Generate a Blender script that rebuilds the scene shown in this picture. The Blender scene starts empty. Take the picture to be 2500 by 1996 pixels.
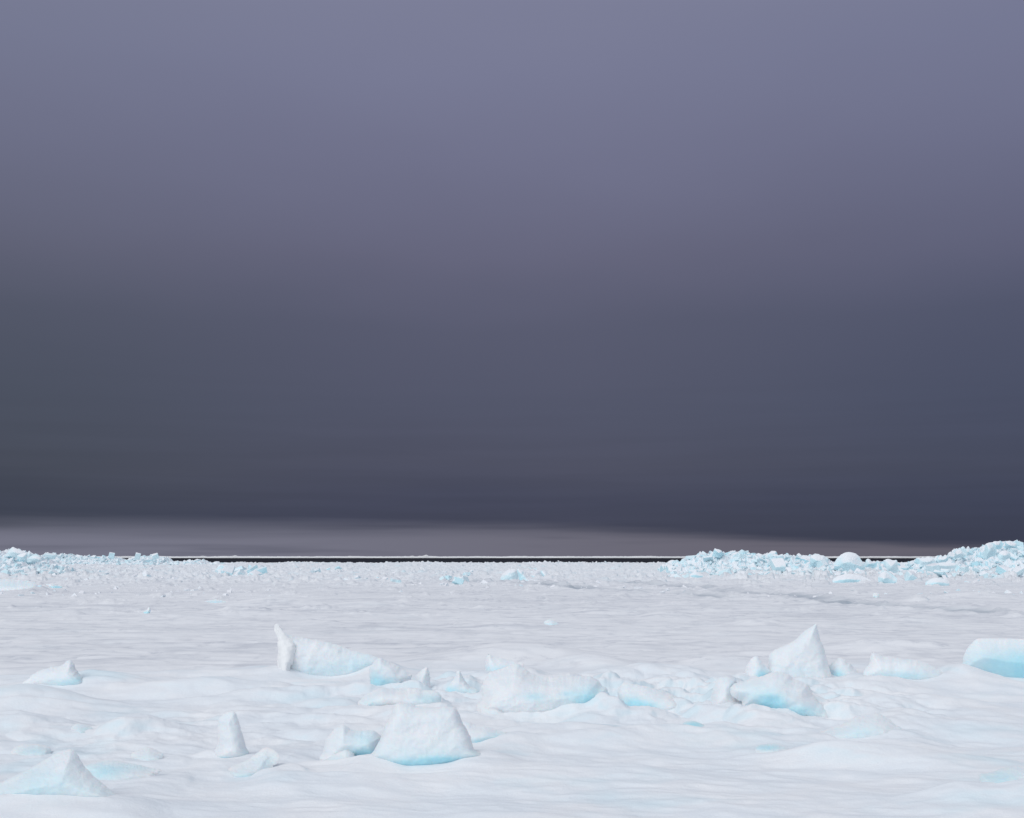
import bpy, bmesh, math, random
import numpy as np
from mathutils import Vector, Matrix
from mathutils.geometry import delaunay_2d_cdt

random.seed(7)
RNG = np.random.default_rng(7)
scene = bpy.context.scene
COL = scene.collection

# ------------------------------------------------------------------ camera
F = 2778.0          # focal length in photo pixels (photo 2500 wide)
CX = 1250.0
HY = 1357.0         # horizon row in the photo
H = 3.0             # eye height above the ice
cam_d = bpy.data.cameras.new("camera")
cam = bpy.data.objects.new("camera", cam_d)
COL.objects.link(cam)
cam.location = (0, 0, H)
cam.rotation_euler = (math.radians(90), 0, 0)
cam_d.sensor_width = 36.0
cam_d.lens = 36.0 * F / 2500.0
cam_d.shift_y = (HY - 998.0) / 2500.0
cam_d.clip_start = 0.1
cam_d.clip_end = 60000
scene.camera = cam

# ------------------------------------------------------------------ colour management
scene.view_settings.view_transform = 'Standard'
scene.view_settings.look = 'None'
scene.view_settings.exposure = 0.0
scene.view_settings.gamma = 1.0
scene.view_settings.use_curve_mapping = False
scene.cycles.max_bounces = 6
scene.cycles.diffuse_bounces = 4


def lin(c):
    out = []
    for v in c:
        v = v / 255.0
        out.append(v / 12.92 if v <= 0.04045 else ((v + 0.055) / 1.055) ** 2.4)
    return tuple(out) + (1.0,)


# ------------------------------------------------------------------ world: overcast storm sky
SUN_EL, SUN_AZ = math.radians(40), math.radians(228)      # azimuth clockwise from +Y
world = bpy.data.worlds.new("World")
scene.world = world
world.use_nodes = True
wt = world.node_tree
wt.nodes.clear()


def N(t, typ, **kw):
    n = t.nodes.new(typ)
    for k, v in kw.items():
        if k.startswith('i_'):
            key = k[2:]
            key = int(key) if key.isdigit() else key
            n.inputs[key].default_value = v
        else:
            setattr(n, k, v)
    return n


def math_n(t, op, a, b=None, c=None, clamp=False):
    n = t.nodes.new('ShaderNodeMath')
    n.operation = op
    n.use_clamp = clamp
    for i, v in enumerate((a, b, c)):
        if v is None:
            continue
        if isinstance(v, (int, float)):
            n.inputs[i].default_value = v
        else:
            t.links.new(v, n.inputs[i])
    return n.outputs[0]


def maprange(t, v, a, b, c, d, smooth=True):
    n = t.nodes.new('ShaderNodeMapRange')
    n.interpolation_type = 'SMOOTHSTEP' if smooth else 'LINEAR'
    for k, x in zip(('From Min', 'From Max', 'To Min', 'To Max'), (a, b, c, d)):
        if isinstance(x, (int, float)):
            n.inputs[k].default_value = x
        else:
            t.links.new(x, n.inputs[k])
    t.links.new(v, n.inputs['Value'])
    return n.outputs['Result']


def mixc(t, f, a, b, blend='MIX'):
    n = t.nodes.new('ShaderNodeMix')
    n.data_type = 'RGBA'
    n.blend_type = blend
    for sock, v in ((n.inputs[0], f), (n.inputs[6], a), (n.inputs[7], b)):
        if isinstance(v, (int, float)):
            sock.default_value = v
        elif isinstance(v, tuple):
            sock.default_value = v
        else:
            t.links.new(v, sock)
    return n.outputs[2]


def ramp(t, v, stops):
    n = t.nodes.new('ShaderNodeValToRGB')
    e = n.color_ramp.elements
    while len(e) > 1:
        e.remove(e[-1])
    e[0].position = stops[0][0]
    e[0].color = stops[0][1]
    for p, c in stops[1:]:
        q = e.new(p)
        q.color = c
    t.links.new(v, n.inputs[0])
    return n.outputs[0]


tc = N(wt, 'ShaderNodeTexCoord')
sep = N(wt, 'ShaderNodeSeparateXYZ')
wt.links.new(tc.outputs['Generated'], sep.inputs[0])
X, Y, Z = sep.outputs
el = math_n(wt, 'DEGREES', math_n(wt, 'ARCSINE', Z))
az = math_n(wt, 'DEGREES', math_n(wt, 'ARCTAN2', X, Y))
# cloud texture stretched along the horizon
cmb = N(wt, 'ShaderNodeCombineXYZ')
wt.links.new(math_n(wt, 'MULTIPLY', az, 0.05), cmb.inputs[0])
wt.links.new(math_n(wt, 'MULTIPLY', el, 0.16), cmb.inputs[1])
nz = N(wt, 'ShaderNodeTexNoise', i_Scale=1.0, i_Detail=3.0, i_Roughness=0.45)
wt.links.new(cmb.outputs[0], nz.inputs['Vector'])
cmb2 = N(wt, 'ShaderNodeCombineXYZ')
wt.links.new(math_n(wt, 'MULTIPLY', az, 0.07), cmb2.inputs[0])
wt.links.new(math_n(wt, 'MULTIPLY', el, 1.5), cmb2.inputs[1])
nz2 = N(wt, 'ShaderNodeTexNoise', i_Scale=1.0, i_Detail=3.0, i_Roughness=0.5)
wt.links.new(cmb2.outputs[0], nz2.inputs['Vector'])
elw = math_n(wt, 'ADD', el, math_n(wt, 'MULTIPLY', math_n(wt, 'SUBTRACT', nz.outputs[0], 0.5), 3.2))
elw = math_n(wt, 'MAXIMUM', elw, 0.0)
SKY = [(0.8, (62, 66, 84)), (2.6, (66, 70, 90)), (4.6, (76, 79, 97)), (7.3, (81, 85, 104)), (11.3, (88, 91, 111)),
       (14.5, (101, 102, 124)), (19, (113, 115, 140)), (23, (121, 124, 150)), (27, (127, 130, 155)), (34, (150, 153, 176)),
       (44, (200, 205, 216)), (60, (230, 234, 241)), (90, (237, 241, 247))]
deck = ramp(wt, math_n(wt, 'DIVIDE', elw, 90.0), [(a / 90.0, lin(c)) for a, c in SKY])
# left is greener / greyer, right is bluer
side = maprange(wt, az, -24, 24, 0, 1)
lowm = maprange(wt, el, 4, 22, 1.0, 0.25)
tint = mixc(wt, side, (0.84, 0.875, 0.82, 1), (0.80, 0.83, 0.91, 1))
tint = mixc(wt, maprange(wt, math_n(wt, 'ABSOLUTE', az), 2, 27, 0, 1), (1.03, 1.00, 1.02, 1), tint)
tint = mixc(wt, lowm, (1, 1, 1, 1), tint)
deck = mixc(wt, 1.0, deck, tint, 'MULTIPLY')
strk = maprange(wt, nz2.outputs[0], 0.3, 0.7, 0.955, 1.05)
strk = mixc(wt, maprange(wt, el, 1.0, 11, 1, 0), (1, 1, 1, 1), strk)
deck = mixc(wt, 1.0, deck, strk, 'MULTIPLY')
# pale band under the cloud deck, thinner towards the right
edge = maprange(wt, az, -2, 24, 1.40, 0.50)
edge = math_n(wt, 'ADD', edge, math_n(wt, 'MULTIPLY', math_n(wt, 'SUBTRACT', nz2.outputs[0], 0.5), 1.0))
soft = maprange(wt, az, -10, 20, 0.68, 0.36)
f_band = maprange(wt, el, math_n(wt, 'SUBTRACT', edge, soft), math_n(wt, 'ADD', edge, soft), 1, 0)
wisp = maprange(wt, nz2.outputs[0], 0.50, 0.74, 0, 0.4)
f_band = math_n(wt, 'MULTIPLY', f_band, math_n(wt, 'SUBTRACT', 1.0, wisp))
band = mixc(wt, side, lin((119, 120, 137)), lin((102, 99, 112)))
cloud = mixc(wt, f_band, deck, band)
# sky behind the photographer is bright overcast
back = maprange(wt, Y, 0.25, -0.55, 0, 1)
bright = ramp(wt, math_n(wt, 'DIVIDE', math_n(wt, 'MAXIMUM', el, 0.0), 90.0),
              [(0.0, (0.59, 0.635, 0.70, 1)), (0.3, (0.69, 0.73, 0.80, 1)), (1.0, (0.76, 0.81, 0.88, 1))])
cloud = mixc(wt, back, cloud, bright)
sky = N(wt, 'ShaderNodeTexSky', sky_type='NISHITA', sun_disc=False, sun_elevation=SUN_EL, sun_rotation=SUN_AZ)
# a thin share of the clear sky shines through the deck
thin = N(wt, 'ShaderNodeMix', data_type='RGBA', blend_type='MULTIPLY')
thin.inputs[0].default_value = 1.0
wt.links.new(sky.outputs[0], thin.inputs[6])
thin.inputs[7].default_value = (0.04, 0.04, 0.04, 1)
mixsky = mixc(wt, 0.04, math_n(wt, 'ADD', 0, 0) if False else cloud, thin.outputs[2])
bgn = N(wt, 'ShaderNodeBackground', i_Strength=1.0)
wt.links.new(mixsky, bgn.inputs[0])
wo = N(wt, 'ShaderNodeOutputWorld')
wt.links.new(bgn.outputs[0], wo.inputs[0])

# ------------------------------------------------------------------ sun behind thick cloud
sun_d = bpy.data.lights.new("sun", 'SUN')
sun_d.energy = 1.12
sun_d.angle = math.radians(38)
sun_d.color = (1.0, 0.97, 0.93)
sun = bpy.data.objects.new("sun", sun_d)
COL.objects.link(sun)
to_sun = Vector((math.sin(SUN_AZ) * math.cos(SUN_EL), math.cos(SUN_AZ) * math.cos(SUN_EL), math.sin(SUN_EL)))
sun.rotation_euler = to_sun.to_track_quat('Z', 'Y').to_euler()
sun.location = (0, -20, 60)

# ------------------------------------------------------------------ noise in numpy


def _hash(ix, iy, iz, seed):
    h = (ix.astype(np.int64) * 374761393 + iy.astype(np.int64) * 668265263 + iz * 2147483647 + seed * 1274126177) & 0xffffffff
    h = ((h ^ (h >> 13)) * 1274126177) & 0xffffffff
    h = ((h ^ (h >> 16)) * 2246822519) & 0xffffffff
    return (h ^ (h >> 15)) & 0xffffffff


def perlin(x, y, seed=0):
    x = np.asarray(x, float); y = np.asarray(y, float)
    x0 = np.floor(x); y0 = np.floor(y)
    fx = x - x0; fy = y - y0
    u = fx * fx * fx * (fx * (fx * 6 - 15) + 10)
    v = fy * fy * fy * (fy * (fy * 6 - 15) + 10)

    def g(dx, dy):
        a = _hash(x0 + dx, y0 + dy, 0, seed) * (2 * math.pi / 4294967296.0)
        return np.cos(a) * (fx - dx) + np.sin(a) * (fy - dy)
    a = g(0, 0) * (1 - u) + g(1, 0) * u
    b = g(0, 1) * (1 - u) + g(1, 1) * u
    return (a * (1 - v) + b * v) * 1.5


def fbm(x, y, seed=0, oct=4, gain=0.5):
    s = 0; a = 1.0; t = 0
    for i in range(oct):
        s = s + a * perlin(x * 2 ** i + 17.3 * i, y * 2 ** i - 9.1 * i, seed + i)
        t += a; a *= gain
    return s / t


def ridged(x, y, seed=0, oct=4, gain=0.5):
    s = 0; a = 1.0; t = 0
    for i in range(oct):
        s = s + a * (1 - 2 * np.abs(perlin(x * 2 ** i + 7.3 * i, y * 2 ** i - 3.1 * i, seed + i)))
        t += a; a *= gain
    return s / t


def sst(a, b, x):
    t = np.clip((x - a) / (b - a), 0, 1)
    return t * t * (3 - 2 * t)


def cells(x, y, seed=0, tilt=0.5):
    """broken-block relief: each Voronoi cell is a tilted plane at its own height, 0..1-ish"""
    x0 = np.floor(x); y0 = np.floor(y)
    best = np.full(np.shape(x), 9.0); h = np.zeros(np.shape(x))
    for dx in (-1, 0, 1):
        for dy in (-1, 0, 1):
            cx = x0 + dx; cy = y0 + dy
            r1 = _hash(cx, cy, 1, seed) / 4294967296.0
            r2 = _hash(cx, cy, 2, seed) / 4294967296.0
            r3 = _hash(cx, cy, 3, seed) / 4294967296.0
            r4 = _hash(cx, cy, 4, seed) * (2 * math.pi / 4294967296.0)
            px = cx + r1; py = cy + r2
            d = (x - px) ** 2 + (y - py) ** 2
            hh = r3 + tilt * (np.cos(r4) * (x - px) + np.sin(r4) * (y - py))
            m = d < best
            best = np.where(m, d, best); h = np.where(m, hh, h)
    return h


# ------------------------------------------------------------------ materials
def new_mat(name):
    m = bpy.data.materials.new(name)
    m.use_nodes = True
    t = m.node_tree
    p = t.nodes['Principled BSDF']
    return m, t, p


def noise_tex(t, vec, scale, detail=4, rough=0.5, mscale=None, rot=0):
    if mscale is not None:
        mp = N(t, 'ShaderNodeMapping')
        mp.inputs['Scale'].default_value = mscale
        mp.inputs['Rotation'].default_value = (0, 0, rot)
        t.links.new(vec, mp.inputs[0])
        vec = mp.outputs[0]
    n = N(t, 'ShaderNodeTexNoise', i_Scale=scale, i_Detail=detail, i_Roughness=rough)
    t.links.new(vec, n.inputs['Vector'])
    return n.outputs[0]


SNOW = (0.815, 0.86, 0.90, 1)
SNOW_WARM = (0.89, 0.90, 0.915, 1)
GREY = (0.53, 0.555, 0.61, 1)
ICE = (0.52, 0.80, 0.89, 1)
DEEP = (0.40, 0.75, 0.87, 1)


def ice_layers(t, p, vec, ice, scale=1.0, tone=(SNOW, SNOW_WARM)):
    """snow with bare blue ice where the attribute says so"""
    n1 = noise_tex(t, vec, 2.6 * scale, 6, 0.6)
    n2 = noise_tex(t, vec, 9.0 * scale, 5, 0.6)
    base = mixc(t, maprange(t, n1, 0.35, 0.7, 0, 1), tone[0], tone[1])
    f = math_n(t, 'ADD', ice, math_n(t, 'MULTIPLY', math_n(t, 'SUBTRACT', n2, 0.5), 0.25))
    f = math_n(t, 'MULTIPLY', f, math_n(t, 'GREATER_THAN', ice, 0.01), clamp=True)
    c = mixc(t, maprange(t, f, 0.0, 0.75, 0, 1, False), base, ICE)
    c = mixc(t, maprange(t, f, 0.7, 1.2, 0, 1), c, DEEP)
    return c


# ground snow
M_SNOW, t, p = new_mat("wind_packed_snow")
tc = N(t, 'ShaderNodeTexCoord'); vec = tc.outputs['Object']
a_ice = N(t, 'ShaderNodeAttribute', attribute_name='ice').outputs['Fac']
a_flat = N(t, 'ShaderNodeAttribute', attribute_name='flat').outputs['Fac']
c = ice_layers(t, p, vec, a_ice, 0.25)
c = mixc(t, math_n(t, 'MULTIPLY', a_flat, .8), c, (0.90, 0.905, 0.92, 1))
s1 = noise_tex(t, vec, 1.0, 7, 0.62, (0.30, 1.1, 1), 0.05)
s2 = noise_tex(t, vec, 1.0, 5, 0.6, (0.03, 0.10, 1), -0.04)
st = math_n(t, 'ADD', math_n(t, 'MULTIPLY', s1, 0.65), math_n(t, 'MULTIPLY', s2, 0.35))
stf = math_n(t, 'MULTIPLY', maprange(t, st, 0.44, 0.66, 0.04, 0.6), a_flat)
c = mixc(t, stf, c, GREY)
s3 = noise_tex(t, vec, 1.0, 6, 0.65, (0.5, 2.6, 1), 0.12)
near = math_n(t, 'SUBTRACT', 1.0, a_flat)
c = mixc(t, math_n(t, 'MULTIPLY', maprange(t, s3, 0.5, 0.72, 0, 0.16), near), c, (0.69, 0.74, 0.80, 1))
c = mixc(t, math_n(t, 'MULTIPLY', N(t, 'ShaderNodeAttribute', attribute_name='crack').outputs['Fac'], .8), c, (0.30, 0.36, 0.42, 1))
s5 = noise_tex(t, vec, 1.0, 5, 0.7, (0.55, 0.28, 1), 0.03)
c = mixc(t, math_n(t, 'MULTIPLY', maprange(t, s5, 0.52, 0.68, 0, 0.4), a_flat), c, GREY)
s4 = noise_tex(t, vec, 1.0, 5, 0.7, (1.1, 1.1, 1), 0.03)
c = mixc(t, math_n(t, 'MULTIPLY', math_n(t, 'MULTIPLY', maprange(t, s4, 0.52, 0.66, 0, 0.75), maprange(t, s2, 0.40, 0.62, 0.25, 1.0)), a_flat), c, GREY)
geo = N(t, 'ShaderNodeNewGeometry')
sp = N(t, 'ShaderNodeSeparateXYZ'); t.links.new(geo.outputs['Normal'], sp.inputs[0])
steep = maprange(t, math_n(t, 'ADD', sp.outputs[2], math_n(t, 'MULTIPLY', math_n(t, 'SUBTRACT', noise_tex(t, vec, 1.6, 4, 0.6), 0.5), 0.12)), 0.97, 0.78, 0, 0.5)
c = mixc(t, steep, c, (0.60, 0.79, 0.86, 1))  # bare-ice cyan on steeper slopes, also painted-in shading that defines the relief
c = mixc(t, maprange(t, noise_tex(t, vec, 60, 4, 0.75), 0.35, 0.65, 0.0, 0.2), c, (0.62, 0.66, 0.74, 1))
t.links.new(c, p.inputs['Base Color'])
p.inputs['Roughness'].default_value = 0.62
p.inputs['Specular IOR Level'].default_value = 0.22
b1 = N(t, 'ShaderNodeBump', i_Strength=0.16, i_Distance=0.05)
t.links.new(s3, b1.inputs['Height'])
b2 = N(t, 'ShaderNodeBump', i_Strength=0.5, i_Distance=0.018)
t.links.new(noise_tex(t, vec, 22, 6, 0.7), b2.inputs['Height'])
t.links.new(b1.outputs[0], b2.inputs['Normal'])
t.links.new(b2.outputs[0], p.inputs['Normal'])

# foreground blocks
M_BLOCK, t, p = new_mat("snow_crusted_ice")
tc = N(t, 'ShaderNodeTexCoord'); vec = tc.outputs['Object']
a_ice = N(t, 'ShaderNodeAttribute', attribute_name='ice').outputs['Fac']
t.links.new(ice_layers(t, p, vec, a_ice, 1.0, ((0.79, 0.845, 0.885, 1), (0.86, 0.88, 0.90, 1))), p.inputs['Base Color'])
p.inputs['Roughness'].default_value = 0.5
p.inputs['Specular IOR Level'].default_value = 0.3
p.inputs['Subsurface Weight'].default_value = 0.3
p.inputs['Subsurface Radius'].default_value = (0.35, 0.8, 1.0)
p.inputs['Subsurface Scale'].default_value = 0.12
b1 = N(t, 'ShaderNodeBump', i_Strength=0.55, i_Distance=0.035)
t.links.new(noise_tex(t, vec, 9, 8, 0.65, (1, 1, 1.6)), b1.inputs['Height'])
b2 = N(t, 'ShaderNodeBump', i_Strength=0.5, i_Distance=0.012)
t.links.new(noise_tex(t, vec, 38, 5, 0.7), b2.inputs['Height'])
t.links.new(b1.outputs[0], b2.inputs['Normal'])
t.links.new(b2.outputs[0], p.inputs['Normal'])

M_RIB, t, p = new_mat("rimed_snow_edge")
tc = N(t, 'ShaderNodeTexCoord'); vec = tc.outputs['Object']
t.links.new(mixc(t, noise_tex(t, vec, 5, 5, .6), (0.80, 0.83, 0.85, 1), (0.88, 0.88, 0.88, 1)), p.inputs['Base Color'])
p.inputs['Roughness'].default_value = 0.6
b1 = N(t, 'ShaderNodeBump', i_Strength=0.5, i_Distance=0.03)
t.links.new(noise_tex(t, vec, 12, 6, 0.65), b1.inputs['Height'])
t.links.new(b1.outputs[0], p.inputs['Normal'])

# broken blocks of the ridges: snow lies on faces that look up, sides are bare pale blue ice
M_CHUNK, t, p = new_mat("broken_blue_ice")
tc = N(t, 'ShaderNodeTexCoord'); vec = tc.outputs['Object']
geo = N(t, 'ShaderNodeNewGeometry')
sp = N(t, 'ShaderNodeSeparateXYZ'); t.links.new(geo.outputs['True Normal'], sp.inputs[0])
oi = N(t, 'ShaderNodeObjectInfo')
nn = noise_tex(t, geo.outputs['Position'], 0.9, 5, 0.6)
up = math_n(t, 'ADD', sp.outputs[2], math_n(t, 'MULTIPLY', math_n(t, 'SUBTRACT', nn, 0.5), 1.4))
snowf = maprange(t, up, 0.15, 0.75, 0, 1)
sidec = mixc(t, math_n(t, 'MULTIPLY', oi.outputs['Random'], 0.8), (0.70, 0.86, 0.91, 1), (0.50, 0.80, 0.89, 1))
c = mixc(t, snowf, sidec, (0.83, 0.86, 0.90, 1))
t.links.new(c, p.inputs['Base Color'])
p.inputs['Roughness'].default_value = 0.5
p.inputs['Specular IOR Level'].default_value = 0.25
b1 = N(t, 'ShaderNodeBump', i_Strength=0.5, i_Distance=0.15)
t.links.new(noise_tex(t, geo.outputs['Position'], 3, 5, 0.6), b1.inputs['Height'])
t.links.new(b1.outputs[0], p.inputs['Normal'])

M_RUB, t, p = new_mat("snow_dusted_ice")
geo = N(t, 'ShaderNodeNewGeometry')
sp = N(t, 'ShaderNodeSeparateXYZ'); t.links.new(geo.outputs['True Normal'], sp.inputs[0])
big = noise_tex(t, geo.outputs['Position'], 0.035, 3, 0.5)
up = math_n(t, 'ADD', sp.outputs[2], math_n(t, 'MULTIPLY', math_n(t, 'SUBTRACT', noise_tex(t, geo.outputs['Position'], 0.8, 4, 0.6), 0.5), 1.2))
blu = math_n(t, 'MULTIPLY', maprange(t, up, -0.1, 0.6, 1, 0), maprange(t, big, 0.42, 0.66, 0.15, 1))
t.links.new(mixc(t, blu, (0.80, 0.81, 0.85, 1), (0.58, 0.80, 0.87, 1)), p.inputs['Base Color'])
p.inputs['Roughness'].default_value = 0.6
p.inputs['Specular IOR Level'].default_value = 0.2

M_FAR, t, p = new_mat("far_ice")
p.inputs['Base Color'].default_value = (0.78, 0.79, 0.81, 1)
p.inputs['Roughness'].default_value = 0.8
p.inputs['Specular IOR Level'].default_value = 0.1

M_SEA, t, p = new_mat("dark_sea_water")
tc = N(t, 'ShaderNodeTexCoord')
sn = noise_tex(t, tc.outputs['Object'], 1.0, 4, 0.5, (0.004, 0.02, 1))
t.links.new(mixc(t, sn, (0.012, 0.013, 0.018, 1), (0.02, 0.022, 0.03, 1)), p.inputs['Base Color'])
p.inputs['Roughness'].default_value = 0.75
p.inputs['Specular IOR Level'].default_value = 0.03


# ------------------------------------------------------------------ mesh helpers
def mesh_obj(name, verts, faces, mat, parent=None, attrs=None, smooth=True, loc=(0, 0, 0)):
    me = bpy.data.meshes.new(name)
    verts = np.asarray(verts, np.float32)
    faces = np.asarray(faces, np.int32)
    k = faces.shape[1]
    me.vertices.add(len(verts)); me.vertices.foreach_set('co', verts.ravel())
    me.loops.add(faces.size); me.loops.foreach_set('vertex_index', faces.ravel())
    me.polygons.add(len(faces))
    me.polygons.foreach_set('loop_start', np.arange(0, faces.size, k, dtype=np.int32))
    me.polygons.foreach_set('use_smooth', np.full(len(faces), smooth, bool))
    me.update(calc_edges=True)
    for an, av in (attrs or {}).items():
        at = me.attributes.new(an, 'FLOAT', 'POINT')
        at.data.foreach_set('value', np.asarray(av, np.float32))
    me.materials.append(mat)
    o = bpy.data.objects.new(name, me)
    o.location = loc
    COL.objects.link(o)
    if parent:
        o.parent = parent
    return o


def tag(o, label=None, cat=None, group=None, kind=None):
    if label: o['label'] = label
    if cat: o['category'] = cat
    if group: o['group'] = group
    if kind: o['kind'] = kind
    return o


def grid_faces(nr, nc):
    i = np.arange(nr - 1)[:, None] * nc + np.arange(nc - 1)[None, :]
    return np.stack([i, i + 1, i + nc + 1, i + nc], -1).reshape(-1, 4)


# ------------------------------------------------------------------ ground relief (analytic)
def world_at(px, py, z=0.0):
    D = (H - z) * F / (py - HY)
    return (px - CX) / F * D, D


# soft drifts of the foreground: px, py(top), half width m, half depth m, height m, rotation
DRIFTS = []
DRIFTS2 = []      # snow banked round each block, added once all blocks stand
def drift(px, py, wx, wy, h, rot=0.0):
    x, y = world_at(px, py, h)
    DRIFTS.append((x, y, wx, wy, h * 1.35, rot))

for a in [(260, 1668, 1.1, .6, .22, -.1), (480, 1682, 1.3, .5, .20, .1), (40, 1706, 1.2, .7, .25, .0), (700, 1704, 1.4, .35, .16, .2),
          (30, 1770, .9, .6, .18, .1), (120, 1745, .9, .3, .06, .1), (330, 1790, .8, .5, .12, .2), (1290, 1582, 1.9, 1.2, .30, .1),
          (1130, 1608, 1.6, .9, .12, .1), (1450, 1606, 1.1, .8, .28, -.1), (1600, 1645, 1.3, .8, .18, .0), (1620, 1640, 1.0, .5, .06, .0),
          (1760, 1608, 1.2, .7, .16, .1), (2160, 1568, 2.0, .8, .20, .0), (2440, 1640, 1.6, .9, .14, 0), (2230, 1668, 1.8, .9, .14, .05),
          (2230, 1722, 1.1, .35, .12, .1), (2200, 1862, 1.0, .35, .09, -.2), (1960, 1850, .7, .35, .13, .15), (1700, 1800, 1.0, .6, .12, .25),
          (2380, 1790, 1.3, .45, .10, -.1), (2060, 1870, .6, .25, .05, 0), (1400, 1800, 1.3, .6, .12, .2), (1330, 1830, 1.2, .3, .06, .25),
          (600, 1486, 2.2, 2.0, .22, 0), (690, 1462, 2.4, 3, .3, .1), (430, 1500, 1.6, 1.5, .14, 0), (1210, 1520, 1.3, 1.2, .15, 0), (1850, 1514, .8, 1.0, .16, 0), (2210, 1502, 1.5, 1.5, .12, 0), (900, 1470, 1.8, 2, .18, .1), (1620, 1492, 1.2, 1.5, .18, 0), (1480, 1486, 1.6, 1.5, .15, 0), (240, 1478, 1.5, 2, .2, 0), (2350, 1444, 2.2, 2.5, .3, 0), (250, 1660, 3.0, 1.8, .08, 0), (640, 1700, 2.0, .5, .05, .1), (1480, 1900, 1.3, .5, .06, -.1), (800, 1930, 1.6, .6, .06, .1),
          (2430, 1935, .8, .35, .16, .2), (90, 1985, .9, .4, .08, 0), (2080, 1690, 1.5, .8, .12, 0), (1850, 1595, 1.6, .5, .10, .1),
          (1880, 1750, 1.0, .35, .13, -.15), (720, 1640, 2.2, .9, .10, 0), (1120, 1600, 2.0, .7, .10, .05)]:
    drift(*a)


def all_drifts():
    return DRIFTS + (DRIFTS2 if FINAL else [])


FINAL = False


def lee(x):
    return np.exp(-np.abs(x) ** 2.4)


CRACKS = [[(1500, 1420), (1700, 1432), (1800, 1445), (1960, 1455), (2060, 1474), (2170, 1480), (2300, 1486), (2420, 1494), (2520, 1500)],
          [(1120, 1418), (1300, 1424), (1420, 1436), (1600, 1444), (1800, 1459)]]
CRK = []
for c_ in CRACKS:
    CRK.append(np.array([world_at(a, b) for a, b in c_]))


def crack_dist(x, y):
    best = np.full(np.shape(x), 1e3)
    for P in CRK:
        for (x0, y0), (x1, y1) in zip(P[:-1], P[1:]):
            L2 = (x1 - x0) ** 2 + (y1 - y0) ** 2
            tt = np.clip(((x - x0) * (x1 - x0) + (y - y0) * (y1 - y0)) / L2, 0, 1)
            best = np.minimum(best, np.hypot(x - x0 - tt * (x1 - x0), y - y0 - tt * (y1 - y0)))
    return best + .6 * perlin(x / 2.2, y / 2.2, 55)


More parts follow.
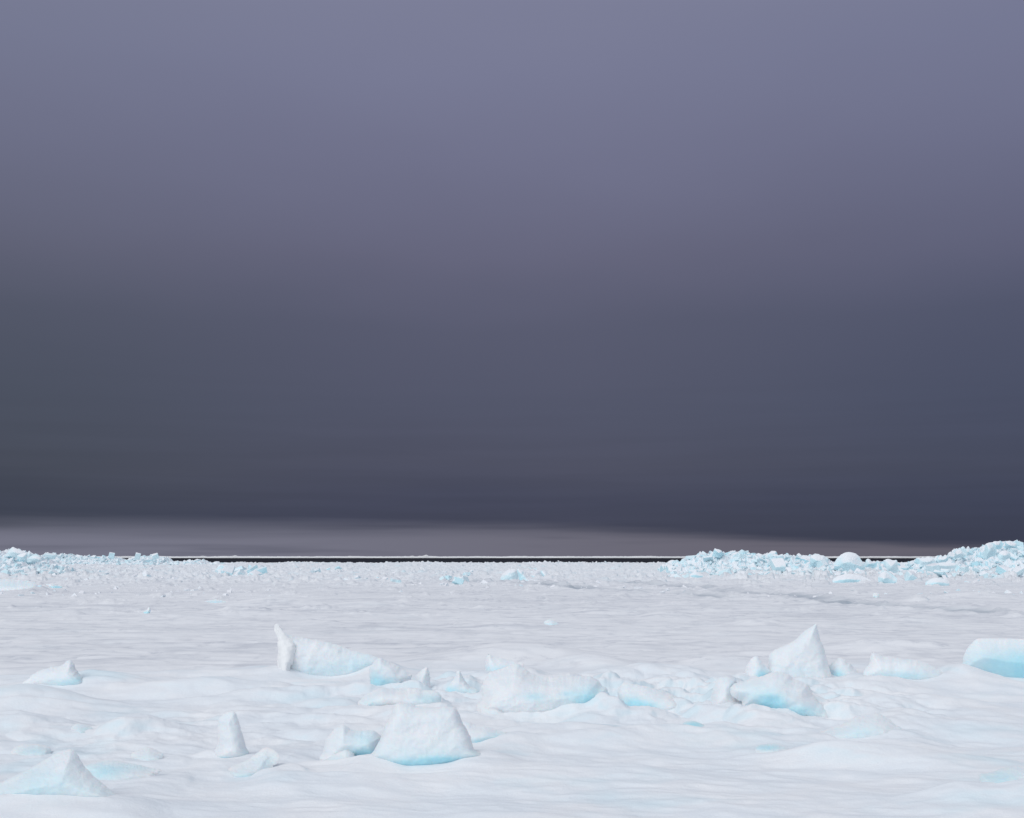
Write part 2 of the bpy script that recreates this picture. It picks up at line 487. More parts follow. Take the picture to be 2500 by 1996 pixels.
def ground0(xx, yy):
    shp = np.shape(xx)
    x = np.asarray(xx, float).ravel(); y = np.asarray(yy, float).ravel()
    r = y
    edge = 29.5 + 2.2 * perlin(x / 7, y * 0 + 3.3, 5) + 0.9 * perlin(x / 2.3, y * 0, 6) - 0.05 * np.abs(x) * (x < 0)
    fg = 1 - sst(edge - 1.2, edge + 2.0, r)
    far = sst(75, 170, r)
    z = np.zeros_like(x)

    def part(mask, fn):
        i = np.nonzero(mask)[0]
        if len(i):
            z[i] += fn(x[i], y[i], fg[i], far[i], r[i])

    def f_fg(x, y, fg, far, r):
        zz = fg * (0.12 + 0.10 * fbm(x / 3.4 + .3 * y / 3, y / 2.3, 11, 4) + 0.05 * ridged(x / 2.2 + y * .15, y / 1.0, 12, 3) + 0.010 * ridged(x / .75 + y * .2, y / .38, 13, 3, .6))
        rum = np.exp(-((x - 0.2) / 3.8) ** 2 - ((y - 23.5) / 3.2) ** 2) + np.exp(-((x - 4.6) / 3.0) ** 2 - ((y - 22.0) / 3.4) ** 2) + .35 * np.exp(-((x + 5.5) / 4) ** 2 - ((y - 18) / 3) ** 2)
        return zz + fg * np.clip(rum, 0, 1.2) * (0.70 * np.abs(fbm(x / 1.9, y / 1.6, 14, 3, .5)) + .13 * ridged(x / 1.3, y / 1.2, 15, 3, .45) + .07 * ridged(x / .55, y / .6, 16, 3, .5) - .05)
    part(fg > 0, f_fg)

    def f_flat(x, y, fg, far, r):
        # wind-carved streaks of the flat
        zz = 0.05 * fbm(x / 4.0, y / 1.5, 21, 4, .6) + 0.09 * np.clip(fbm(x / 2.0, y / 2.0, 25, 3, .6) - .12, 0, 1) + 0.07 * np.clip(ridged(x / 4, y / 2.6, 24, 3, .6), -.2, 1)
        zz = zz + 0.09 * fbm(x / 22, y / 13, 22, 2)
        bumps = np.clip(fbm(x / 3.2, y / 3.0, 31, 4, .62) - 0.08 - 0.16 * (1 - far), 0, 1)
        return (1 - fg) * (zz + sst(36, 75, r) * bumps * (0.9 + 0.6 * far))
    part(fg < 1, f_flat)

    def f_far(x, y, fg, far, r):
        hum = sst(-.12, .5, fbm(x / 24, y / 34, 41, 3))
        c1 = cells(x / 1.5, y / 1.9, 43, .7)
        zz = far * (.03 + hum) * (0.15 * c1 + 0.48 * np.clip(ridged(x / 4, y / 5, 44, 3), 0, 1)) - far * 0.14
        sx_ = x / np.maximum(y, 1.0)
        apr = sst(.14, .2, sx_) * sst(118, 150, y) * (1 - sst(210, 240, y)) + (1 - sst(-.40, -.36, sx_)) * sst(150, 175, y) * (1 - sst(205, 240, y))
        zz = zz + apr * (0.35 + .8 * (cells(x / 2.2, y / 2.8, 51, .6) - .35) + .3 * (cells(x / .9, y / 1.2, 52, .6) - .5)) * (.3 + .9 * np.clip(fbm(x / 9, y / 12, 53, 2) + .45, 0, 1.2))
        edgeb = sst(350, 480, r)
        zz = zz + edgeb * 0.32 * cells(x / 2.2, y / 3.5, 47, .9) * (0.4 + np.clip(fbm(x / 14, y / 14, 48, 2) + .3, 0, 1.2))
        return zz
    part(far > 0, f_far)

    def f_crack(x, y, fg, far, r):
        d = crack_dist(x, y)
        w_ = .5 + y / 130
        return 0.16 * np.exp(-((d - 1.7 * w_) / (.8 * w_)) ** 2) * np.clip(.5 + 1.2 * perlin(x / .8, y / 1.2, 56), 0, 2) - 0.12 * np.exp(-(d / (.8 * w_)) ** 2)
    part((y > 50) & (y < 170) & (x > -20) & (x < 60), f_crack)
    for (cx, cy, wx, wy, h, rot) in all_drifts():
        c, s = math.cos(rot), math.sin(rot)
        R_ = 3.2 * max(wx, wy)
        m = (np.abs(x - cx) < R_) & (np.abs(y - cy) < R_)
        if not m.any(): continue
        xm = x[m] - cx; ym = y[m] - cy
        u = (xm * c + ym * s) / wx
        v = (-xm * s + ym * c) / wy
        v = np.where(v > 0, v * 2.6, v * 0.7)      # steeper on the lee side
        z[m] += h * lee(u / 1.1) * lee(v / 1.1)
    return z.reshape(shp)


def g0(x, y):
    return float(ground0(np.array([x]), np.array([y]))[0])


# ------------------------------------------------------------------ foreground ice blocks
GROUND_PINS = []     # (x, y, z, radius) the snow banks up against the foot of each block
BLUE_SPOTS = []      # bare blue ice in the ground: x, y, rx, ry, strength


def densify(P, step):
    out = []
    for i in range(len(P)):
        a = np.array(P[i], float); b = np.array(P[(i + 1) % len(P)], float)
        n = max(1, int(round(np.linalg.norm(b - a) / step)))
        for k in range(n):
            out.append(a + (b - a) * k / n)
    return np.array(out)


def chaikin(P):
    P = np.asarray(P, float)
    Q = np.roll(P, -1, 0)
    return np.stack([P * .8 + Q * .2, P * .2 + Q * .8], 1).reshape(-1, 2)


BLOCKS = []
def block(label, pts, cat='ice block', name='ice_block', thick=0.5, lean=0.5, base=None, base_x=None, rough=1.0, facets=0.10, D=None,
          blue=(), low_blue=0.0, sink=12, pin=0.45, group='ice blocks frozen into the foreground snow', rnd=0.32, sink_frac=0.62, step=2.6, wedge=0.0):
    seed = len(BLOCKS) * 13 + 100
    Dfix = D
    P = np.array(pts, float)
    pmin, pmax = P.min(0), P.max(0)
    if base is None: base = pmax[1]
    if base_x is None: base_x = P[P[:, 1].argmax(), 0]
    x, D0 = world_at(base_x, base)
    for _ in range(4):
        z = g0((base_x - CX) / F * D0, D0)
        D0 = (H - z) * F / (base - HY)
    if D is not None:
        D0 = D
    k = D0 / F
    O = densify(chaikin(P), step)
    # ragged broken edge
    arc = np.arange(len(O)) * step
    T = np.roll(O, -1, 0) - np.roll(O, 1, 0)
    T /= np.linalg.norm(T, axis=1)[:, None] + 1e-6
    nrm = np.stack([T[:, 1], -T[:, 0]], 1)
    nz = fbm(arc / 13.0, arc * 0 + seed * .37, seed, 4, .7) * 1.25
    topmask = 1 - sst(base - 30, base - 8, O[:, 1])
    O = O + nrm * (nz * 2.2 * rough * topmask)[:, None]
    # feet below the snow line
    Hh = base - pmin[1]
    cen = P.mean(0)
    low = O[:, 1] > pmin[1] + sink_frac * (pmax[1] - pmin[1])
    down = nrm.copy()
    orient = np.sign(np.sum((O - cen) * nrm)) or 1
    down *= orient
    isfoot = low & (down[:, 1] > 0.25)
    foot = O[isfoot][::3]
    O[isfoot, 1] += sink
    # interior points
    gx, gy = np.meshgrid(np.arange(pmin[0], pmax[0] + step, step), np.arange(pmin[1], pmax[1] + sink + step, step))
    I = np.stack([gx.ravel(), gy.ravel()], 1)
    I[:, 0] += (np.round(I[:, 1] / step) % 2) * step * .5
    A = O; B = np.roll(O, -1, 0)

    def dist(Q):
        out = np.full(len(Q), 1e9)
        for i0 in range(0, len(Q), 2000):
            q = Q[i0:i0 + 2000][:, None, :]
            e = (B - A)[None]; w = q - A[None]
            tt = np.clip((w * e).sum(-1) / ((e * e).sum(-1) + 1e-9), 0, 1)
            out[i0:i0 + 2000] = np.sqrt(((w - tt[..., None] * e) ** 2).sum(-1)).min(1)
        return out

    def inside(Q):
        c = np.zeros(len(Q), bool)
        for (x0, y0), (x1, y1) in zip(A, B):
            if y0 == y1: continue
            m = ((y0 > Q[:, 1]) != (y1 > Q[:, 1])) & (Q[:, 0] < (x1 - x0) * (Q[:, 1] - y0) / (y1 - y0) + x0)
            c ^= m
        return c
    I = I[inside(I)]
    I = I[dist(I) > step * .7]
    n = len(O)
    allp = [Vector((a, b)) for a, b in O] + [Vector((a, b)) for a, b in I]
    vs, es, fs, ov, _, _ = delaunay_2d_cdt(allp, [(i, (i + 1) % n) for i in range(n)], [], 1, 1e-4)
    V = np.array([(v.x, v.y) for v in vs])
    tri = np.array([f for f in fs if len(f) == 3])
    d = dist(V)
    d[d < 1e-3] = 0
    h = (base - V[:, 1]) * k
    r = max(4.0, .75 * thick / k * 0.5 / .5 * rnd * 1.4)
    prof = 1 - np.exp(-1.3 * d / r)
    hn = np.clip(h / max(Hh * k, .1), 0, 1)
    Tt = thick * (1 + wedge * (1 - hn))
    un = V * k
    fr = np.random.default_rng(seed)
    ns = 9
    span = np.array([np.ptp(un[:, 0]), np.ptp(un[:, 1])])
    lo_ = un.min(0)
    acc = 0; tot = 0
    for q in range(ns):
        c0 = lo_ + fr.random(2) * span
        g_ = fr.uniform(-1, 1, 2)
        pl = (un - c0) @ g_ / (span.mean() * .6) + fr.uniform(0, .25)
        acc = acc + np.exp(-pl * 7)
    fac = -np.log(acc) / 7
    fac = fac - fac[d < 2].mean()
    ws = .5 * max(1.0, k / .02)
    wob = fbm(un[:, 0] / ws, un[:, 1] / ws, seed + 3, 4, .55)
    mid = lean * h + Tt * 0.5 - thick * 0.5 * 0
    fscale = max(1.0, k / .012) ** .7
    if k > .04: fscale *= 2.0
    bump = (facets * 1.5 * fac + (.03 + .02 * rough) * wob + .013 * rough * ridged(un[:, 0] / .35, un[:, 1] / .22, seed + 9, 3)) * fscale * np.clip(d / (.5 * r + 3), 0, 1)
    yf = mid - Tt * 0.5 * prof - bump - (Tt - thick) * .5
    yb = mid + Tt * 0.5 * prof + bump * .6
    bd = d == 0

    def place(y):
        D = D0 + y
        return np.stack([(V[:, 0] - CX) / F * D, D, H - (V[:, 1] - HY) / F * D], 1)
    Pf = place(yf); Pb = place(yb)
    nv = len(V)
    remap = np.arange(nv) + nv
    used = np.ones(nv, bool)
    verts = np.concatenate([Pf, Pb[used]])
    org = np.array([(base_x - CX) / F * D0, D0 + thick * .5, H - (base - HY) / F * D0])
    # orientation: picture y points down
    a_, b_, c_ = V[tri[:, 0]], V[tri[:, 1]], V[tri[:, 2]]
    cr = (b_[:, 0] - a_[:, 0]) * (c_[:, 1] - a_[:, 1]) - (b_[:, 1] - a_[:, 1]) * (c_[:, 0] - a_[:, 0])
    tri = np.where((cr > 0)[:, None], tri[:, ::-1], tri)
    faces = np.concatenate([tri, remap[tri][:, ::-1]])
    ice = np.zeros(nv)
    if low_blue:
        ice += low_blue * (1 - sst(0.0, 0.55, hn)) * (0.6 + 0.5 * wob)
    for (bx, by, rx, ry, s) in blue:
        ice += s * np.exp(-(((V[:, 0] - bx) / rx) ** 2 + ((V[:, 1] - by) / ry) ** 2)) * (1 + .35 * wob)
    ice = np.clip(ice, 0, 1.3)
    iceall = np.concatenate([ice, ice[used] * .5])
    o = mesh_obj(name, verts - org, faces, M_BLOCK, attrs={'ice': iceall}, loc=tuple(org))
    if k > .04:
        o.data.materials[0] = M_CHUNK
    tag(o, label, cat, group)
    for (fx, fy) in (foot if Dfix is None else ()):
        hh = (base - fy) * k
        D = D0 + lean * hh - .02
        lift = .10 * max(0.0, float(perlin(np.array([fx / 30.0]), np.array([seed * .7]), 9)[0])) * min(1, Hh * k)
        GROUND_PINS.append(((fx - CX) / F * D, D, H - (fy - HY) / F * D + lift, pin))
    if Dfix is None and k < .012 and Hh * k > .25:
        wpx = pmax[0] - pmin[0]
        DRIFTS2.append(((base_x - CX) / F * D0, D0 + .35 * Hh * k, wpx * k * .75, .55 + .3 * Hh * k, .16 * min(1.2, Hh * k) + .03, 0.12))
    BLOCKS.append(o)
    return o


block("large upright flat-topped ice slab, blue along its foot",
      [(964, 1716), (985, 1714), (1008, 1719), (1032, 1724), (1060, 1726), (1080, 1722), (1095, 1723), (1113, 1726), (1122, 1742), (1128, 1760), (1140, 1779), (1150, 1800), (1154, 1822),
       (1160, 1830), (1184, 1842), (1130, 1856), (1087, 1866), (1038, 1873), (990, 1875), (944, 1864), (900, 1846), (912, 1832), (930, 1800), (936, 1772), (948, 1752), (957, 1732)],
      thick=.4, lean=.34, rnd=.2, low_blue=.5, blue=[(1010, 1868, 100, 14, .8), (1085, 1856, 60, 12, .7)], facets=.012, wedge=.2, sink=6)
block("slender ice spire leaning left, standing alone left of the middle",
      [(568, 1735), (556, 1737), (542, 1744), (533, 1754), (531, 1768), (533, 1795), (534, 1812), (524, 1830), (520, 1846), (545, 1856), (580, 1852), (606, 1842), (610, 1838), (601, 1822), (596, 1804),
       (590, 1786), (586, 1768), (580, 1748), (575, 1738)], thick=.42, lean=.12, blue=[(545, 1850, 26, 6, .6), (600, 1838, 14, 10, .35)], facets=.05)
block("low ice lump with a blue hollow at the foot of the slender spire",
      [(560, 1872), (590, 1860), (610, 1850), (630, 1834), (646, 1822), (662, 1826), (676, 1834), (684, 1846), (678, 1860), (662, 1872), (645, 1892), (612, 1906), (578, 1904), (550, 1888)],
      thick=.5, lean=1.1, blue=[(612, 1898, 45, 12, .7), (655, 1862, 30, 20, .3)], facets=.08, sink_frac=.55)
block("big rounded pale blue ice mound in the bottom left corner",
      [(175, 1827), (160, 1830), (143, 1834), (118, 1848), (88, 1866), (42, 1890), (0, 1910), (-60, 1935), (-60, 1985), (0, 1975), (40, 1960), (110, 1960), (200, 1962), (262, 1960), (300, 1950),
       (276, 1932), (252, 1912), (234, 1898), (211, 1874), (197, 1856), (188, 1838)], thick=.7, lean=.75, low_blue=.5, blue=[(120, 1910, 110, 40, .3), (60, 1945, 70, 16, .35)], facets=.02, sink_frac=.7)
block("low blue ice ledge showing just right of the bottom left mound",
      [(200, 1868), (240, 1856), (273, 1852), (300, 1858), (330, 1862), (362, 1872), (400, 1878), (380, 1892), (330, 1902), (290, 1915), (262, 1922), (235, 1905), (215, 1885)],
      thick=.5, lean=1.6, blue=[(250, 1885, 50, 22, .55), (320, 1872, 60, 10, .3)], facets=.04, sink_frac=.55)
block("rounded ice block with bright blue underside directly left of the flat-topped slab",
      [(836, 1766), (820, 1775), (806, 1790), (795, 1803), (791, 1822), (788, 1838), (778, 1850), (810, 1856), (850, 1846), (880, 1842), (915, 1842), (936, 1815), (932, 1796), (918, 1784), (900, 1780),
       (880, 1783), (856, 1780), (846, 1770)], thick=.55, lean=.35, blue=[(885, 1840, 45, 14, .95), (890, 1805, 40, 22, .4)], facets=.05)
block("small snowy knob in front of the rounded block beside the flat-topped slab",
      [(842, 1821), (830, 1828), (815, 1840), (798, 1850), (780, 1858), (800, 1868), (835, 1866), (868, 1850), (866, 1838), (858, 1826)], thick=.35, lean=.9, blue=[(820, 1852, 25, 8, .25)], facets=.04)
block("wedge-shaped ice piece with blue lower edge, right of the flat-topped slab",
      [(1128, 1757), (1145, 1760), (1160, 1768), (1190, 1772), (1215, 1782), (1246, 1788), (1236, 1797), (1205, 1806), (1175, 1818), (1150, 1824), (1128, 1818), (1118, 1790)], thick=.4, lean=.7,
      blue=[(1175, 1812, 40, 10, .8), (1215, 1796, 30, 9, .6)], facets=.04, sink_frac=.5)
block("tall shark-fin ice slab with a sharp white left edge, behind the foreground",
      [(670, 1522), (677, 1521), (686, 1530), (693, 1544), (715, 1551), (738, 1556), (768, 1560), (797, 1565), (822, 1572), (850, 1583), (878, 1591), (905, 1597), (926, 1606), (920, 1618), (903, 1628),
       (880, 1640), (850, 1650), (827, 1654), (800, 1656), (775, 1654), (750, 1648), (726, 1640), (702, 1632), (678, 1628), (676, 1610), (681, 1590), (678, 1575), (682, 1562), (675, 1550), (672, 1536)],
      thick=.55, lean=.28, blue=[(800, 1640, 80, 22, .32), (880, 1620, 50, 22, .3)], facets=.07, rough=1.2, base=1652, base_x=790)
fin = BLOCKS[-1]
rib = block("-", [(669, 1524), (676, 1520), (684, 1530), (693, 1543), (704, 1556), (722, 1570), (722, 1592), (712, 1614), (706, 1640), (680, 1640), (677, 1612), (680, 1590), (678, 1572), (680, 1560), (674, 1548), (670, 1535)],
            name="snow_rib", thick=.30, lean=.26, D=fin.location.y - .28 - .16, base=1652, base_x=682, facets=.12, rough=1.6)
for k_ in ('label', 'category', 'group'):
    del rib[k_]
rib.data.materials[0] = M_RIB
rib.parent = fin
rib.location = rib.location - fin.location
block("tilted square-edged ice block standing at the right end of the shark-fin slab",
      [(926, 1603), (914, 1612), (903, 1626), (901, 1645), (904, 1662), (916, 1678), (930, 1682), (948, 1672), (975, 1668), (1004, 1652), (1008, 1646), (990, 1636), (970, 1622), (950, 1614), (938, 1608)],
      thick=.5, lean=.2, blue=[(935, 1665, 40, 13, .8), (915, 1650, 18, 18, .35)], facets=.10, rough=1.2)
block("pointed ice horn with steep right side between the tilted block and small spire",
      [(1044, 1626), (1034, 1630), (1022, 1640), (1012, 1652), (995, 1664), (980, 1676), (985, 1686), (1010, 1688), (1040, 1682), (1052, 1672), (1050, 1655), (1048, 1638)], thick=.45, lean=.25,
      blue=[(1010, 1684, 30, 7, .3)], facets=.08)
block("small sharp ice spire rising from a blue base left of the big rubble mound",
      [(1120, 1634), (1114, 1638), (1112, 1650), (1104, 1662), (1095, 1672), (1084, 1686), (1086, 1696), (1110, 1694), (1140, 1692), (1172, 1690), (1168, 1682), (1150, 1676), (1138, 1664), (1130, 1650), (1125, 1638)],
      thick=.32, lean=.2, blue=[(1100, 1686, 24, 12, .8), (1150, 1686, 26, 7, .4)], facets=.05)
block("lumpy low rubble of crusted ice in front of the pointed horn",
      [(905, 1690), (925, 1678), (955, 1678), (985, 1680), (1010, 1676), (1040, 1684), (1062, 1684), (1080, 1696), (1076, 1712), (1050, 1722), (1010, 1722), (960, 1718), (920, 1722), (880, 1728), (872, 1712), (888, 1698)],
      thick=.6, lean=.9, blue=[(1050, 1705, 34, 12, .5), (905, 1716, 22, 14, .35)], facets=.16, rough=1.4, sink_frac=.5)
block("slanting blue-grey ice slab half buried high on the rubble mound",
      [(1190, 1594), (1204, 1600), (1222, 1604), (1244, 1610), (1262, 1614), (1284, 1620), (1262, 1630), (1236, 1640), (1206, 1646), (1188, 1642), (1184, 1620)], thick=.4, lean=.5,
      blue=[(1215, 1634, 36, 9, .55)], facets=.08, sink_frac=.45)
block("broad crusted central ice mound with a curved bright blue lower right edge",
      [(1192, 1640), (1215, 1634), (1250, 1620), (1266, 1618), (1282, 1630), (1296, 1642), (1320, 1650), (1350, 1650), (1388, 1647), (1420, 1648), (1446, 1650), (1458, 1656), (1468, 1670), (1482, 1680),
       (1490, 1696), (1472, 1712), (1440, 1728), (1400, 1740), (1360, 1748), (1310, 1753), (1260, 1750), (1215, 1742), (1172, 1740), (1160, 1722), (1178, 1700), (1172, 1680), (1182, 1660)],
      thick=.9, lean=.8, blue=[(1450, 1712, 62, 20, .95), (1400, 1738, 60, 12, .7), (1440, 1685, 40, 20, .35), (1305, 1700, 25, 10, .5), (1385, 1692, 16, 6, .4)], facets=.14, rough=1.4, wedge=.3)
block("small half-buried crust knob at the left foot of the centre mound",
      [(1176, 1728), (1188, 1720), (1205, 1719), (1222, 1728), (1240, 1742), (1222, 1752), (1190, 1752), (1170, 1744)], thick=.3, lean=.7, blue=[(1200, 1745, 22, 8, .2)], facets=.05)
block("snowy ice wedge with a deep blue hollow, right of the centre mound",
      [(1523, 1662), (1514, 1672), (1508, 1688), (1508, 1702), (1516, 1718), (1530, 1732), (1548, 1744), (1565, 1742), (1590, 1734), (1620, 1738), (1650, 1742), (1676, 1732), (1688, 1722), (1665, 1706),
       (1640, 1692), (1612, 1682), (1575, 1674), (1545, 1668)], thick=.6, lean=.75, blue=[(1545, 1722, 26, 20, 1.15), (1580, 1724, 34, 14, .7), (1640, 1738, 30, 7, .35)], facets=.12, rough=1.1)
block("tall pyramid-shaped ice slab with a ragged right edge, highest point right of centre",
      [(1995, 1519), (1984, 1526), (1970, 1534), (1956, 1546), (1942, 1560), (1928, 1569), (1905, 1578), (1882, 1590), (1876, 1606), (1876, 1628), (1872, 1648), (1905, 1656), (1960, 1658), (2010, 1658),
       (2032, 1652), (2025, 1630), (2021, 1612), (2015, 1598), (2011, 1580), (2004, 1564), (2000, 1548), (1996, 1532)], thick=.45, lean=.42, blue=[(1960, 1640, 60, 16, .16)], facets=.03, rough=1.1)
block("small broken ice tooth with a blue crack, left foot of the tall pyramid",
      [(1846, 1598), (1834, 1606), (1822, 1626), (1815, 1645), (1830, 1656), (1855, 1656), (1880, 1652), (1884, 1636), (1868, 1624), (1858, 1610)], thick=.4, lean=.3,
      blue=[(1862, 1646, 16, 14, .95)], facets=.12, rough=1.4)
block("small stepped ice lump with a blue pocket, right foot of the tall pyramid",
      [(2054, 1602), (2040, 1610), (2026, 1620), (2020, 1638), (2026, 1652), (2055, 1654), (2090, 1650), (2102, 1642), (2088, 1632), (2078, 1620), (2066, 1612)], thick=.45, lean=.35,
      blue=[(2042, 1644, 20, 12, .8)], facets=.08, rough=1.3)
block("wide ice block with turquoise hollows in front of the tall pyramid",
      [(1806, 1664), (1830, 1656), (1852, 1652), (1872, 1644), (1890, 1638), (1908, 1638), (1925, 1644), (1938, 1656), (1955, 1662), (1972, 1668), (1980, 1682), (1986, 1698), (2000, 1712), (2022, 1730),
       (2048, 1748), (2020, 1756), (1975, 1752), (1930, 1742), (1890, 1730), (1850, 1722), (1810, 1712), (1786, 1698), (1780, 1680), (1790, 1668)], thick=.7, lean=.55,
      blue=[(1882, 1716, 34, 20, 1.15), (1950, 1736, 60, 18, .75), (1860, 1690, 60, 22, .28)], facets=.10, rough=1.4, wedge=.2)
block("white snow-plastered ice lump at the left end of the turquoise-hollowed block",
      [(1760, 1650), (1748, 1662), (1742, 1680), (1736, 1700), (1734, 1716), (1770, 1726), (1810, 1724), (1826, 1712), (1812, 1696), (1800, 1680), (1800, 1660), (1782, 1650)], thick=.55, lean=.5,
      blue=[(1790, 1672, 14, 20, .2)], facets=.10)
block("long low ice slab sloping down to the right, right of the tall pyramid",
      [(2127, 1588), (2138, 1594), (2160, 1602), (2190, 1605), (2232, 1607), (2262, 1616), (2288, 1630), (2308, 1648), (2298, 1656), (2262, 1660), (2210, 1658), (2160, 1654), (2120, 1650), (2104, 1640), (2122, 1620)],
      thick=.5, lean=.5, blue=[(2200, 1650, 90, 14, .45)], facets=.06)
block("large smooth turquoise-sided ice block cut by the right edge of the picture",
      [(2385, 1557), (2372, 1568), (2360, 1582), (2352, 1600), (2347, 1626), (2380, 1634), (2415, 1642), (2436, 1652), (2470, 1660), (2500, 1664), (2560, 1664), (2620, 1640), (2640, 1600), (2610, 1570),
       (2560, 1560), (2500, 1558), (2440, 1556)], thick=1.1, lean=.12, blue=[(2480, 1620, 120, 34, .85), (2500, 1650, 70, 14, .5)], facets=.03, rough=.6, rnd=.9)
block("low drifted ice hump with a soft peak in front of the turquoise-hollowed block",
      [(2144, 1738), (2120, 1742), (2090, 1746), (2064, 1762), (2030, 1775), (1996, 1786), (2010, 1806), (2070, 1812), (2140, 1806), (2200, 1802), (2236, 1796), (2214, 1782), (2186, 1768), (2168, 1752)],
      thick=.6, lean=1.2, blue=[(2100, 1790, 70, 18, .35)], facets=.04, sink_frac=.5)
block("jagged low ice block alone at the left behind the smooth drifts",
      [(168, 1609), (158, 1616), (150, 1624), (128, 1626), (104, 1632), (84, 1642), (68, 1656), (52, 1666), (90, 1672), (140, 1676), (180, 1674), (212, 1664), (200, 1650), (188, 1636), (182, 1622), (176, 1612)],
      thick=.5, lean=.5, blue=[(160, 1668, 40, 12, .5), (190, 1658, 20, 9, .4)], facets=.10, rough=1.2)
block("small pale blue hump at the left above the bottom left mound",
      [(196, 1764), (212, 1768), (232, 1778), (246, 1788), (226, 1796), (196, 1798), (176, 1792), (172, 1776), (182, 1766)], thick=.35, lean=1.2, blue=[(205, 1785, 30, 14, .35)], facets=.04, sink_frac=.45)
block("low blue-tinted hump by the left edge above the bottom left mound",
      [(34, 1822), (60, 1814), (90, 1814), (118, 1820), (128, 1830), (110, 1842), (70, 1852), (40, 1850), (24, 1838)], thick=.35, lean=1.6, blue=[(80, 1834, 40, 12, .45)], facets=.04, sink_frac=.45)
block("small snowy hump with blue base between the bottom left mound and the slender spire",
      [(318, 1838), (340, 1828), (362, 1820), (384, 1830), (404, 1842), (390, 1856), (356, 1860), (326, 1854)], thick=.35, lean=1.4, blue=[(355, 1852, 40, 9, .3)], facets=.05, sink_frac=.45)
block("low blue ice scrap showing through the snow below the deep blue hollow",
      [(1672, 1760), (1690, 1757), (1706, 1762), (1726, 1772), (1700, 1778), (1676, 1776), (1664, 1768)], thick=.25, lean=1.6, blue=[(1692, 1768, 26, 8, 1.0)], facets=.03, sink_frac=.4)
block("faint blue half-buried ice edge in the bottom right corner",
      [(2388, 1888), (2420, 1884), (2450, 1872), (2490, 1868), (2540, 1866), (2560, 1890), (2500, 1908), (2452, 1918), (2424, 1930), (2400, 1912)], thick=.4, lean=1.6,
      blue=[(2440, 1900, 60, 22, .45)], facets=.04, sink_frac=.45)
block("blue-tinted low swell of ice right of the wedge at lower right",
      [(1850, 1818), (1880, 1812), (1910, 1816), (1930, 1826), (1900, 1836), (1862, 1838), (1842, 1830)], thick=.3, lean=1.8, blue=[(1872, 1824, 34, 9, .7)], facets=.03, sink_frac=.4)
# a few pieces standing alone on the flat, farther out
mid = dict(group='ice pieces standing on the flat', pin=.7, step=1.6)
block("little pale spike of ice alone on the flat at left, level with the tracks",
      [(364, 1478), (358, 1488), (348, 1494), (350, 1497), (366, 1497), (368, 1488)], thick=.5, lean=.3, blue=[(356, 1494, 12, 4, .8)], facets=.05, **mid)
block("smooth blue-sided ice block, largest piece standing on the far flat in the middle",
      [(1256, 1386), (1244, 1388), (1232, 1394), (1224, 1404), (1220, 1414), (1235, 1416), (1250, 1413), (1264, 1416), (1266, 1400), (1262, 1390)], thick=1.0, lean=.2, blue=[(1238, 1409, 26, 12, .55)], facets=.1, **mid)
block("thin slanting ice plate leaning on the right side of the smooth blue-sided block",
      [(1261, 1384), (1272, 1390), (1282, 1398), (1290, 1408), (1310, 1414), (1330, 1418), (1290, 1420), (1268, 1417)], thick=.8, lean=.3, blue=[(1300, 1416, 30, 3, .4)], facets=.1, **mid)
block("low ice pile with a turquoise pocket right of the slanting plate",
      [(1292, 1404), (1302, 1394), (1314, 1389), (1326, 1392), (1334, 1398), (1338, 1406), (1315, 1409)], thick=1.2, lean=.4, blue=[(1316, 1396, 12, 5, .9)], facets=.4, **mid)
block("pale blue ice hump on the far flat at left, smooth and three-sided",
      [(355, 1389), (346, 1398), (338, 1406), (350, 1409), (370, 1408), (366, 1398)], thick=1.0, lean=.4, blue=[(356, 1404, 14, 6, .35)], facets=.1, **mid)
block("short blue ice ledge in front of the left ridge, the nearer of two",
      [(78, 1434), (90, 1427), (102, 1426), (104, 1434), (112, 1430), (124, 1438), (100, 1440)], thick=1.0, lean=.7, blue=[(90, 1434, 16, 6, .9)], facets=.2, **mid)
block("long blue ice ledge in front of the left ridge, pointing right",
      [(110, 1425), (126, 1423), (142, 1428), (154, 1431), (146, 1435), (130, 1434), (118, 1430)], thick=1.0, lean=.7, blue=[(138, 1432, 16, 3, 1.2)], facets=.15, **mid)
block("broad snow-covered hump in front of the left ridge",
      [(-40, 1418), (0, 1412), (40, 1412), (80, 1418), (96, 1428), (60, 1438), (0, 1442), (-40, 1440)], thick=2.0, lean=1.8, blue=[(20, 1425, 60, 10, .2)], facets=.1, sink_frac=.5, **mid)
block("flat grey-blue scrap of ice low on the flat, left of centre",
      [(494, 1468), (510, 1463), (530, 1461), (548, 1465), (556, 1469), (520, 1471)], thick=.8, lean=1.5, blue=[(522, 1468, 30, 3, .5)], facets=.05, sink_frac=.4, **mid)
block("small snowy knob on the flat, right of centre in front of the nearer crack",
      [(1325, 1518), (1338, 1510), (1352, 1512), (1368, 1524), (1340, 1526)], thick=.5, lean=.9, blue=[(1345, 1522, 20, 3, .4)], facets=.06, sink_frac=.4, **mid)
block("small grey-white hump on the flat between the two cracks at right",
      [(2128, 1452), (2136, 1445), (2146, 1447), (2152, 1457), (2138, 1459)], thick=.7, lean=.6, blue=[(2140, 1456, 10, 3, .3)], facets=.1, **mid)

# ------------------------------------------------------------------ snow field
FINAL = True
ys = list(np.linspace(-260, 8.0, 14))
y = 8.0
while y < 93:
    dpy = 1.25 if y > 12.5 else 4
    y += max(y * y / (F * H) * dpy, .01)
    ys.append(y)
while y < 500:
    y += 1.15
    ys.append(y)
ys = np.array(ys)
sf = np.arange(-0.50, 0.5001, 0.00078)
so = 0.5 + np.cumsum(np.geomspace(0.004, 8, 40))
ss = np.concatenate([-so[::-1], sf, so])
W = np.maximum(ys, 8.0)
GX = ss[None, :] * W[:, None]
GY = np.repeat(ys[:, None], len(ss), 1)
